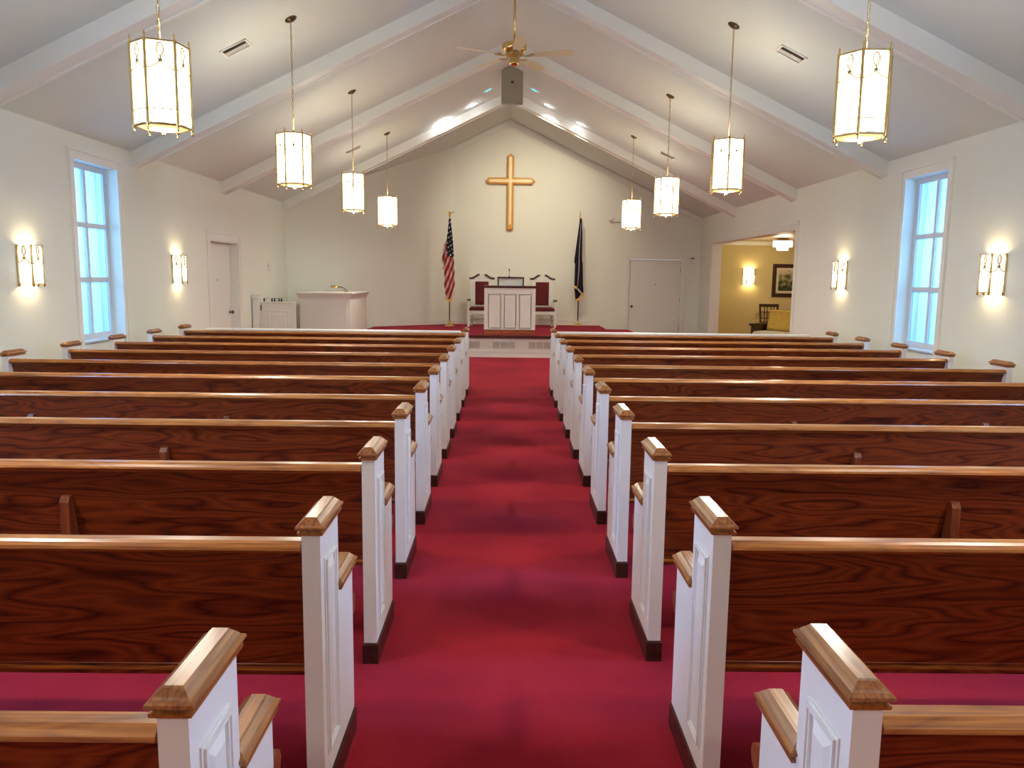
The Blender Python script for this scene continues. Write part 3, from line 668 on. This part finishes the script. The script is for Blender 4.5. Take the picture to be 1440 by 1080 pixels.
# ------------------------------------------------------------------ pulpit chairs
def pulpit_chair(x, y, label):
    r = thing('pulpit_chair', label, 'chair', (x, y, H), group='pulpit chairs behind the pulpit')
    sw = .235   # half distance between back posts
    for s in (-1, 1):
        MB().bev(s*sw-.022, s*sw+.022, .44, .485, 0, 1.09, .004).build('back_post', 'cream', r)
        MB().bev(s*.285-.028, s*.285+.028, -.03, .03, 0, .60, .004).build('front_leg', 'cream', r)
        MB().bev(s*.285-.04, s*.285+.04, -.05, .30, .60, .628, .008).build('armrest', 'mahog', r)
        MB().prism([(.29, .60), (.46, .60), (.46, .56), (.29, .575)], 'X', s*.27-.02, s*.27+.02).build('arm_support', 'cream', r)
        MB().box(s*.272-.018, s*.272+.018, .03, .44, .29, .36).build('side_rail', 'cream', r)
        MB().box(s*.265-.012, s*.265+.012, .03, .44, .14, .17).build('side_stretcher', 'cream', r)
    q = MB(); q.box(-.257, .257, -.02, .02, .30, .375)
    for s in (-1, 1): q.prism([(s*.257, .30), (s*.257, .25), (s*.17, .30)], 'Y', -.015, .015)
    q.build('front_rail', 'cream', r)
    MB().box(-.257, .257, .445, .475, .14, .17).build('back_stretcher', 'cream', r)
    MB().loft([[(-.26-o, -.035-o, z), (.26+o, -.035-o, z), (.26+o, .43, z), (-.26-o, .43, z)] for z, o in ((.375, 0), (.39, .01), (.42, .01), (.44, -.012), (.448, -.04))]).build('seat_cushion', 'velvet', r)
    MB().bev(-.213, .213, .447, .478, .46, 1.05, .003).build('back_frame', 'cream', r)
    MB().loft([[(-.155+o, y, .49+o), (.155-o, y, .49+o), (.155-o, y, 1.03-o), (-.155+o, y, 1.03-o)] for y, o in ((.447, 0), (.43, .004), (.423, .02))]).build('back_cushion', 'velvet', r)
    q = MB(); q.prism([(-.255, 1.05), (.255, 1.05), (.25, 1.09), (.16, 1.105), (.09, 1.165), (.05, 1.175), (.03, 1.13), (0, 1.115), (-.03, 1.13), (-.05, 1.175), (-.09, 1.165), (-.16, 1.105), (-.25, 1.09)], 'Y', .448, .478)
    for s in (-1, 1): q.tube([(s*(.075+.018*math.cos(t)), .445, 1.09+.018*math.sin(t)) for t in [2*PI*k/10 for k in range(9)]], .005, 5)
    q.build('crest', 'cream', r)
    for s in (-1, 1):
        pts = [(s*.295, .46, 1.100), (s*.24, .46, 1.101), (s*.18, .46, 1.122), (s*.13, .46, 1.158), (s*.09, .46, 1.182), (s*.055, .46, 1.188)]
        q = MB(); lo = []
        for (a, b, c), t in zip(pts, (.022, .023, .026, .026, .023, .016)): lo.append([(a, b-.03, c-t), (a, b+.025, c-t), (a, b+.025, c+t), (a, b-.03, c+t)])
        q.loft(lo); q.build('scroll_rail', 'mahog', r)
pulpit_chair(-.62, 17.95, 'white chair with red velvet back left of the pulpit'); pulpit_chair(.79, 17.95, 'white chair with red velvet back right of the pulpit')

# ------------------------------------------------------------------ flags
def usflag_mat():
    m = mat('striped_flag_cloth', (.6, .1, .1), .8); N, L, B = nodes(m); tc = N.new('ShaderNodeTexCoord'); sp_ = N.new('ShaderNodeSeparateXYZ'); L.new(tc.outputs['UV'], sp_.inputs[0])
    def M2(op, a, b, c=None):
        n = N.new('ShaderNodeMath'); n.operation = op
        for i, v in enumerate((a, b, c)):
            if v is None: continue
            if isinstance(v, (int, float)): n.inputs[i].default_value = v
            else: L.new(v, n.inputs[i])
        return n.outputs[0]
    u, v = sp_.outputs[0], sp_.outputs[1]       # metres across, metres up from flag bottom
    s = M2('MODULO', M2('ADD', M2('DIVIDE', M2("SUBTRACT", v, M2("MULTIPLY", u, 2.4)), .26), 20), 1)
    red = M2('LESS_THAN', s, .5)
    mx = N.new('ShaderNodeMixRGB'); mx.inputs[1].default_value = (.78, .55, .52, 1); mx.inputs[2].default_value = (.38, .008, .018, 1); L.new(red, mx.inputs[0])
    # star grid
    a = M2('ADD', M2('MULTIPLY', u, 1.0), 0); gx = M2('SUBTRACT', M2('MODULO', M2('ADD', M2('DIVIDE', M2('ADD', u, M2('MULTIPLY', v, .25)), .062), 40), 1), .5)
    gy = M2('SUBTRACT', M2('MODULO', M2('ADD', M2('DIVIDE', M2('SUBTRACT', v, M2('MULTIPLY', u, .5)), .105), 40), 1), .5)
    dd = M2('ADD', M2('MULTIPLY', gx, gx), M2('MULTIPLY', M2('MULTIPLY', gy, gy), 2.4)); star = M2('LESS_THAN', dd, .085)
    mx2 = N.new('ShaderNodeMixRGB'); mx2.inputs[1].default_value = (.008, .010, .03, 1); mx2.inputs[2].default_value = (.8, .78, .72, 1); L.new(star, mx2.inputs[0])
    # canton: upper part, right of the back fold
    can = M2('MULTIPLY', M2('GREATER_THAN', v, M2('SUBTRACT', .99, M2('MULTIPLY', u, .55))), M2('GREATER_THAN', u, M2('SUBTRACT', -.055, M2('MULTIPLY', M2('SUBTRACT', v, 1.0), .02))))
    mx3 = N.new('ShaderNodeMixRGB'); L.new(can, mx3.inputs[0]); L.new(mx.outputs[0], mx3.inputs[1]); L.new(mx2.outputs[0], mx3.inputs[2]); L.new(mx3.outputs[0], B.inputs['Base Color'])
    return m
M['usflag'] = usflag_mat()
def drape(name, mt, parent, zt_, outline, pl=3, amp=.04, nu=28, y0=0.0):
    """outline: [(v 0..1 from top, xl, xr)]; UV = metres"""
    zb_ = outline[-1][0]; vs = []; fs = []; uv = []; nv = 30
    def lr(t):
        for (a, l0, r0), (b, l1, r1) in zip(outline, outline[1:]):
            if a <= t <= b+1e-6: k = (t-a)/(b-a); return l0+(l1-l0)*k, r0+(r1-r0)*k
        return outline[-1][1:]
    H_ = zt_[0]-zt_[1]
    for j in range(nv+1):
        t = j/nv; l, r = lr(t)
        for i in range(nu+1):
            s = i/nu; x = l+(r-l)*s; A2 = amp*min(1, (r-l)/.16)
            y = y0-A2*math.cos(s*2*PI*pl+.6*math.sin(3*t))-.02*s*(1-s)
            zb2 = (math.sin(s*PI*1.4)*.04-.02)*t; vs.append((x, y, zt_[0]-H_*t-zb2)); uv.append((x, H_*(1-t)))
    for j in range(nv):
        for i in range(nu):
            a = j*(nu+1)+i; fs.append((a, a+1, a+nu+2, a+nu+1))
    m_ = MB(); m_.add(vs, fs, True); o = m_.build(name, mt, parent)
    ul = o.data.uv_layers.new(name='UVMap')
    for lp in o.data.loops: ul.data[lp.index].uv = uv[lp.vertex_index]
    sd = o.modifiers.new('thick', 'SOLIDIFY'); sd.thickness = .003
    return o
def flag_pole(r, ztop, spear):
    MB().lathe([(.115, 0), (.118, .012), (.10, .024), (.06, .045), (.035, .075), (.028, .11), (.018, .13), (.001, .13)], n=24).build('stand', 'brass', r)
    MB().lathe([(.014, .10), (.014, ztop)], n=10).build('pole', 'darkwood', r)
    q = MB(); q.lathe([(.016, ztop-.02), (.02, ztop), (.016, ztop+.015), (.008, ztop+.02), (.02, ztop+.04), (.008, ztop+.06)], n=12)
    if spear: q.lathe([(.006, ztop+.05), (.009, ztop+.08), (.019, ztop+.12), (.010, ztop+.19), (.001, ztop+.24)], n=10)
    else:
        q.lathe([(.001, ztop+.05), (.02, ztop+.08), (.026, ztop+.12), (.014, ztop+.16), (.012, ztop+.175), (.001, ztop+.185)], n=10)
        for s in (-1, 1): q.loft([[(s*.01, -.008, ztop+.09), (s*.01, .008, ztop+.09), (s*.01, .008, ztop+.15), (s*.01, -.008, ztop+.15)], [(s*.06, -.006, ztop+.14), (s*.06, .006, ztop+.14), (s*.06, .006, ztop+.17), (s*.06, -.006, ztop+.17)], [(s*.105, -.003, ztop+.165), (s*.105, .003, ztop+.165), (s*.105, .003, ztop+.18), (s*.105, -.003, ztop+.18)]])
    q.build('finial', 'brass', r)
f1 = thing('national_flag', 'red and white striped flag with stars, gold fringed, on a stand', 'flag', (-1.345, 17.98, H))
flag_pole(f1, 2.41, False)
Z0, Z1 = 2.43, .60
drape('flag_cloth', 'usflag', f1, (Z0, Z1), [(0, -.012, .03), (.12, -.03, .05), (.3, -.07, .085), (.45, -.10, .10), (.6, -.115, .115), (.85, -.115, .125), (1, -.06, .05)], 3, .035, y0=-.05)
drape('inner_fold', 'usflag', f1, (2.0, 1.32), [(0, -.05, .02), (.25, -.12, .0), (.55, -.16, .0), (.8, -.165, -.02), (1, -.12, -.06)], 1, .02, nu=14, y0=.0)
mb = MB()
for (x0, x1, za, zb2) in ((-.085, -.02, .66, .60), (-.02, .05, .60, .60), (.05, .12, .60, .80)):
    mb.loft([[(x0, -.09, za-.035), (x1, -.09, zb2-.035), (x1, -.09, zb2+.025), (x0, -.09, za+.025)], [(x0, -.075, za-.035), (x1, -.075, zb2-.035), (x1, -.075, zb2+.025), (x0, -.075, za+.025)]])
mb.loft([[(-.16, -.01, 1.30), (-.10, -.01, 1.26), (-.10, -.01, 1.33), (-.16, -.01, 1.37)], [(-.16, .005, 1.30), (-.10, .005, 1.26), (-.10, .005, 1.33), (-.16, .005, 1.37)]]); mb.build('fringe', 'fringe', f1)
f2 = thing('state_flag', 'folded dark navy flag with gold fringe on a stand', 'flag', (1.665, 18.72, H))
flag_pole(f2, 2.47, True)
drape('flag_cloth', 'navy', f2, (2.52, .62), [(0, -.005, .035), (.2, -.05, .055), (.5, -.115, .06), (.55, -.125, .065), (.56, -.10, .08), (.85, -.105, .10), (.93, -.09, .12), (1, -.07, -.03)], 3, .03, y0=-.05)
q = MB(); q.tube([(.012, -.09, 2.40), (-.01, -.10, 1.8), (-.01, -.105, 1.3), (-.035, -.105, .93)], [.004, .007, .010, .010], 6); q.build('pale_edge', 'pink', f2)
mb = MB()
for (xa, za, xb, zb2) in ((-.11, .93, -.04, .90), (-.07, .60, .03, .66), (.03, .66, .125, .78)):
    mb.loft([[(xa, y, za-.03), (xb, y, zb2-.03), (xb, y, zb2+.03), (xa, y, za+.03)] for y in (-.112, -.095)])
mb.build('fringe', 'fringe', f2)
q = MB(); q.loft([[(-.03, y, .86), (.085, y, .72), (.095, y, .76), (-.02, y, .90)] for y in (-.112, -.1)]); q.build('pale_fold', 'pink', f2)

# ------------------------------------------------------------------ small wall fittings
em = thing('emergency_light', 'small white emergency light with two round heads on the back wall', 'light', (2.53, YB, 2.93))
MB().bev(-.09, .09, -.05, 0, -.03, .06, .01).build('housing', 'plastic', em)
for s in (-1, 1): MB().lathe([(.001, 0), (.035, .002), (.05, .02), (.052, .05), (.04, .055), (.001, .05)], n=16).xf(Matrix.Rotation(PI*.55, 4, 'X')).build('lamp_head', 'plastic', em, (s*.12, -.03, .045 if s < 0 else .03))
th = thing('wall_phone_box', 'white wall control box with dark top beside the back door', 'control box', (4.405, YB, 1.86))
MB().bev(-.05, .05, -.035, 0, 0, .23, .006).build('housing', 'plastic', th); MB().box(-.04, .04, -.04, -.034, .195, .222).build('display', 'black', th); MB().box(-.015, .02, -.038, -.034, .07, .09).build('button', 'grille', th)
ke = thing('wall_keypad', 'small pale keypad on the left wall by the corner', 'keypad', (-XW, 15.17, 1.63))
MB().bev(0, .025, -.06, .06, 0, .15, .006).build('housing', 'plastic', ke); MB().box(.024, .028, .0, .035, .05, .12).build('display', 'grille', ke); MB().box(.024, .028, -.04, -.015, .01, .03).build('button', 'dark', ke)
ou = thing('wall_outlet', 'white wall outlet right of the pulpit chairs', 'outlet', (1.18, YB, .62))
MB().bev(-.035, .035, -.008, 0, 0, .115, .002).build('cover_plate', 'plastic', ou); MB().box(-.015, .015, -.010, -.008, .02, .05).build('socket', 'grille', ou); MB().box(-.015, .015, -.010, -.008, .065, .095).build('socket', 'grille', ou)

# ------------------------------------------------------------------ left enclosure
ca = thing('organ_cabinet', 'white cabinet with crown moulding beside the platform at left', 'cabinet', (-3.98, 15.0, 0))
MB().box(0, .96, 0, 1.72, 0, 1.14).build('body', 'cream', ca)
MB().rects(.48, .86, .48, .86, [(1.12, .002), (1.135, .014), (1.15, .014), (1.165, .028), (1.20, .045), (1.215, .06), (1.235, .062), (1.245, .055)]).build('crown_molding', 'cream', ca)
q = MB(); q.box(.0, .96, -.008, 0, 0, .10); q.box(.05, .09, -.006, 0, .1, 1.12); q.box(.86, .90, -.006, 0, .1, 1.12); q.build('corner_strips', 'cream', ca)
ga = thing('low_gate', 'low white panelled gate between cabinet and newel post', 'gate', (-4.47, 14.2, 0))
MB().box(.0, .62, 0, .04, .05, 1.05).build('leaf', 'cream', ga); MB().bev(-.0, .625, -.02, .06, 1.05, 1.085, .006).build('top_rail', 'cream', ga)
q = MB(); x0, x1, z0, z1 = .13, .50, .2, .93
q.loft([[(x0+o, y, z0+o), (x1-o, y, z0+o), (x1-o, y, z1-o), (x0+o, y, z1-o)] for o, y in ((0, 0), (.006, -.012), (.02, -.012), (.026, -.004), (.05, -.004), (.07, -.010))]); q.build('panel_molding', 'cream', ga)
MB().box(-.005, .012, -.012, .0, .92, 1.02).build('hinge', 'black', ga)
nw = thing('newel_post', 'white square newel post with a stepped cap by the left wall', 'post', (-4.53, 14.14, 0))
MB().bev(-.055, .055, -.055, .055, 0, 1.12, .004).build('shaft', 'cream', nw); MB().rects(0, 0, .055, .055, [(1.12, .0), (1.13, .015), (1.15, .02), (1.165, .005), (1.19, .005), (1.20, .018), (1.22, .018), (1.25, -.02), (1.26, -.05)]).build('cap', 'cream', nw)
for k, (dx, c_) in enumerate(((.06, 'black'), (.105, 'plastic'), (.20, 'black'), (.245, 'black'), (.285, 'plastic'), (.325, 'black'), (.37, 'black'))):
    b = thing('small_jar', 'tiny %s jar on the low white gate rail, %s from the newel post' % ('dark' if c_ == 'black' else 'pale', ['first', 'second', 'third', 'fourth', 'fifth', 'sixth', 'seventh'][k]), 'jar', (-4.47+dx, 14.22, 1.085), group='tiny jars on the gate rail')
    MB().lathe([(.013, 0), (.016, .004), (.016, .03), (.010, .038), (.011, .05), (.001, .051)], n=10).build('body', c_, b)
    MB().lathe([(.013, .05), (.013, .06), (.001, .061)], n=10).build('lid', 'black', b)
gl = thing('gooseneck_lamp', 'curved brass gooseneck lamp on top of the white cabinet', 'lamp', (-3.14, 15.30, 1.245))
MB().lathe([(.05, 0), (.052, .006), (.03, .014), (.008, .018)], n=14).build('base', 'brassd', gl)
MB().tube([(0, 0, .01), (-.02, 0, .05), (-.07, 0, .085), (-.13, 0, .10), (-.20, 0, .10)], .009, 8).build('neck', 'bronze', gl)
MB().lathe([(.001, .0), (.024, .0), (.026, .13), (.001, .13)], n=12).xf(Matrix.Rotation(-PI/2, 4, 'Y')).build('lamp_shade', 'brass', gl, (-.17, 0, .098))

# ------------------------------------------------------------------ side room furniture
cl = thing('flush_ceiling_light', 'tiered white glass ceiling light with gold rim in the side room', 'light', (6.08, 17.6, 2.5))
MB().lathe([(.11, 0), (.13, -.02), (.12, -.05), (.09, -.06)], n=24).build('gold_rim', 'brass', cl)
M['ceilglass'] = mat('flush_glass', (.9, .9, .85), .3, emit=(1, .92, .75), estr=3.0)
q = MB()
for k in range(16):
    a = 2*PI*k/16; q.bev(.19, .205, -.032, .032, -.19, -.06, .003); st = len(q.v)-32; q.xf(Matrix.Rotation(a, 4, 'Z'), st)
for k in range(10):
    a = 2*PI*k/10+.2; q.bev(.11, .122, -.032, .032, -.26, -.12, .003); st = len(q.v)-32; q.xf(Matrix.Rotation(a, 4, 'Z'), st)
q.build('glass_tiers', 'ceilglass', cl)
MB().lathe([(.20, -.055), (.20, -.065), (.001, -.065)], n=24).build('gold_plate', 'brass', cl)
lamp('side_room_lamp', 'POINT', (6.08, 17.6, 2.15), 26, (1, .82, .52), shadow_soft_size=.12)
lamp('side_room_lamp', 'POINT', (6.6, 14.0, 2.2), 16, (1, .82, .52), shadow_soft_size=.12)
for y in (12.9, 15.2):  # emissive framed strips on the side room ceiling
    t = thing('glowing_strip', 'long glowing ceiling strip in the side room near the opening' if y < 14 else 'long glowing ceiling strip deeper in the side room', 'light', (5.15 if y > 14 else 5.3, y, 2.5), group='glowing ceiling strips in the side room')
    MB().bev(-.08, .08, -.5, .5, -.02, 0, .004).build('frame', 'trim', t); MB().box(-.06, .06, -.48, .48, -.024, -.02).build('glow_face', 'ceilglass', t)
pa = thing('framed_picture', 'dark framed landscape picture with cream mat on the yellow wall', 'picture', (6.46, 19.3, 1.17))
q = MB(); Wp, Hp = 1.05, .80
for o0, o1, y in ((0, .09, -.03), (.02, .07, -.042)):
    q.box(o0, Wp-o0, y, 0, o0, o1); q.box(o0, Wp-o0, y, 0, Hp-o1, Hp-o0); q.box(o0, o1, y, 0, o1, Hp-o1); q.box(Wp-o1, Wp-o0, y, 0, o1, Hp-o1)
q.build('frame', 'darkwood', pa); MB().box(.09, Wp-.09, -.012, -.006, .09, Hp-.09).build('mat_board', 'creamcloth', pa)
m = mat('landscape_print', (.3, .3, .1), .6); N, L, B = nodes(m); tc = N.new('ShaderNodeTexCoord'); nn = N.new('ShaderNodeTexNoise'); nn.inputs['Scale'].default_value = 9; nn.inputs['Detail'].default_value = 6
L.new(tc.outputs['Object'], nn.inputs['Vector']); sx_ = N.new('ShaderNodeSeparateXYZ'); L.new(tc.outputs['Object'], sx_.inputs[0])
ad = N.new('ShaderNodeMath'); ad.operation = 'MULTIPLY_ADD'; L.new(sx_.outputs[2], ad.inputs[0]); ad.inputs[1].default_value = .9; ad.inputs[2].default_value = -.36
a2 = N.new('ShaderNodeMath'); a2.operation = 'ADD'; L.new(nn.outputs['Fac'], a2.inputs[0]); L.new(ad.outputs[0], a2.inputs[1])
rr = ramp(N, [(.36, (.02, .03, .01)), (.47, (.12, .13, .04)), (.56, (.30, .27, .12)), (.68, (.62, .55, .34))]); L.new(a2.outputs[0], rr.inputs['Fac']); L.new(rr.outputs[0], B.inputs['Base Color'])
MB().box(.15, Wp-.15, -.014, -.012, .15, Hp-.15).build('print', m, pa)
dc = thing('dining_chair', 'dark lattice-back wooden chair against the yellow wall', 'chair', (6.32, 18.75, 0))
for s in (-1, 1):
    q = MB(); q.loft([[(s*.20+dx-.02, y-.015, z), (s*.20+dx+.02, y-.015, z), (s*.20+dx+.02, y+.02, z), (s*.20+dx-.02, y+.02, z)] for dx, y, z in ((0, .22, 0), (0, .20, .45), (s*.015, .27, 1.0))]); q.build('back_post', 'darkwood', dc)
    MB().bev(s*.19-.02, s*.19+.02, -.22, -.18, 0, .43, .003).build('front_leg', 'darkwood', dc)
    MB().box(s*.19-.012, s*.19+.012, -.18, .19, .2, .225).build('stretcher', 'darkwood', dc)
q = MB(); q.box(-.235, .235, .245, .285, .93, 1.005); q.build('crest_rail', 'darkwood', dc)
q = MB(); q.box(-.19, .19, .215, .235, .55, .58); q.box(-.19, .19, .225, .245, .80, .82); q.box(-.19, .19, .218, .238, .65, .67)
for x in (-.11, -.045, .045, .11): q.box(x-.008, x+.008, .22, .245, .56, .94)
q.build('lattice', 'darkwood', dc)
MB().box(-.205, .205, -.215, .215, .36, .43).build('seat_frame', 'darkwood', dc); MB().bev(-.215, .215, -.225, .20, .43, .475, .015).build('seat_cushion', 'creamcloth', dc)
ac = thing('settee', 'dark wood settee with mustard back cushion and cream seat in the side room', 'settee', (5.42, 16.75, 0), rz=math.radians(-50))
# local: the seat opens towards -Y, the far-left arm is at x = 0
for x in (0, 1.45):
    MB().bev(x-.03, x+.03, -.34, -.28, 0, .62, .006).build('front_leg', 'darkwood', ac)
    MB().loft([[(x-.025, y-.03, z), (x+.025, y-.03, z), (x+.025, y+.03, z), (x-.025, y+.03, z)] for y, z in ((.36, 0), (.30, .40), (.36, .66), (.44, .90))]).build('back_post', 'darkwood', ac)
    MB().bev(x-.05, x+.05, -.40, .34, .62, .67, .012).build('armrest', 'darkwood', ac)
    MB().box(x-.02, x+.02, -.28, .30, .36, .62).build('side_panel', 'darkwood', ac)
MB().prism([(.40, .85), (.46, .85), (.49, .93), (.43, .945)], 'X', -.03, 1.48).build('crest_rail', 'darkwood', ac)
MB().prism([(.30, .40), (.33, .40), (.43, .86), (.40, .86)], 'X', .03, 1.42).build('back_panel', 'darkwood', ac)
MB().box(.03, 1.42, -.33, .32, .30, .38).build('seat_frame', 'darkwood', ac)
for a, b in ((.03, .72), (.73, 1.42)):
    MB().loft([[(a+o, -.36+o, z), (b-o, -.36+o, z), (b-o, .28-o, z), (a+o, .28-o, z)] for z, o in ((.38, .01), (.40, 0), (.47, 0), (.50, .02), (.51, .06))]).build('seat_cushion', 'creamcloth', ac)
    MB().loft([[(a+.02+o, y0, .51+o), (b-o, y0, .51+o), (b-o, y0+.13, .945-o), (a+.02+o, y0+.13, .945-o)] for o, y0 in ((.06, .07), (.015, .10), (.0, .16), (.02, .235), (.05, .26))]).build('back_cushion', 'mustard', ac)
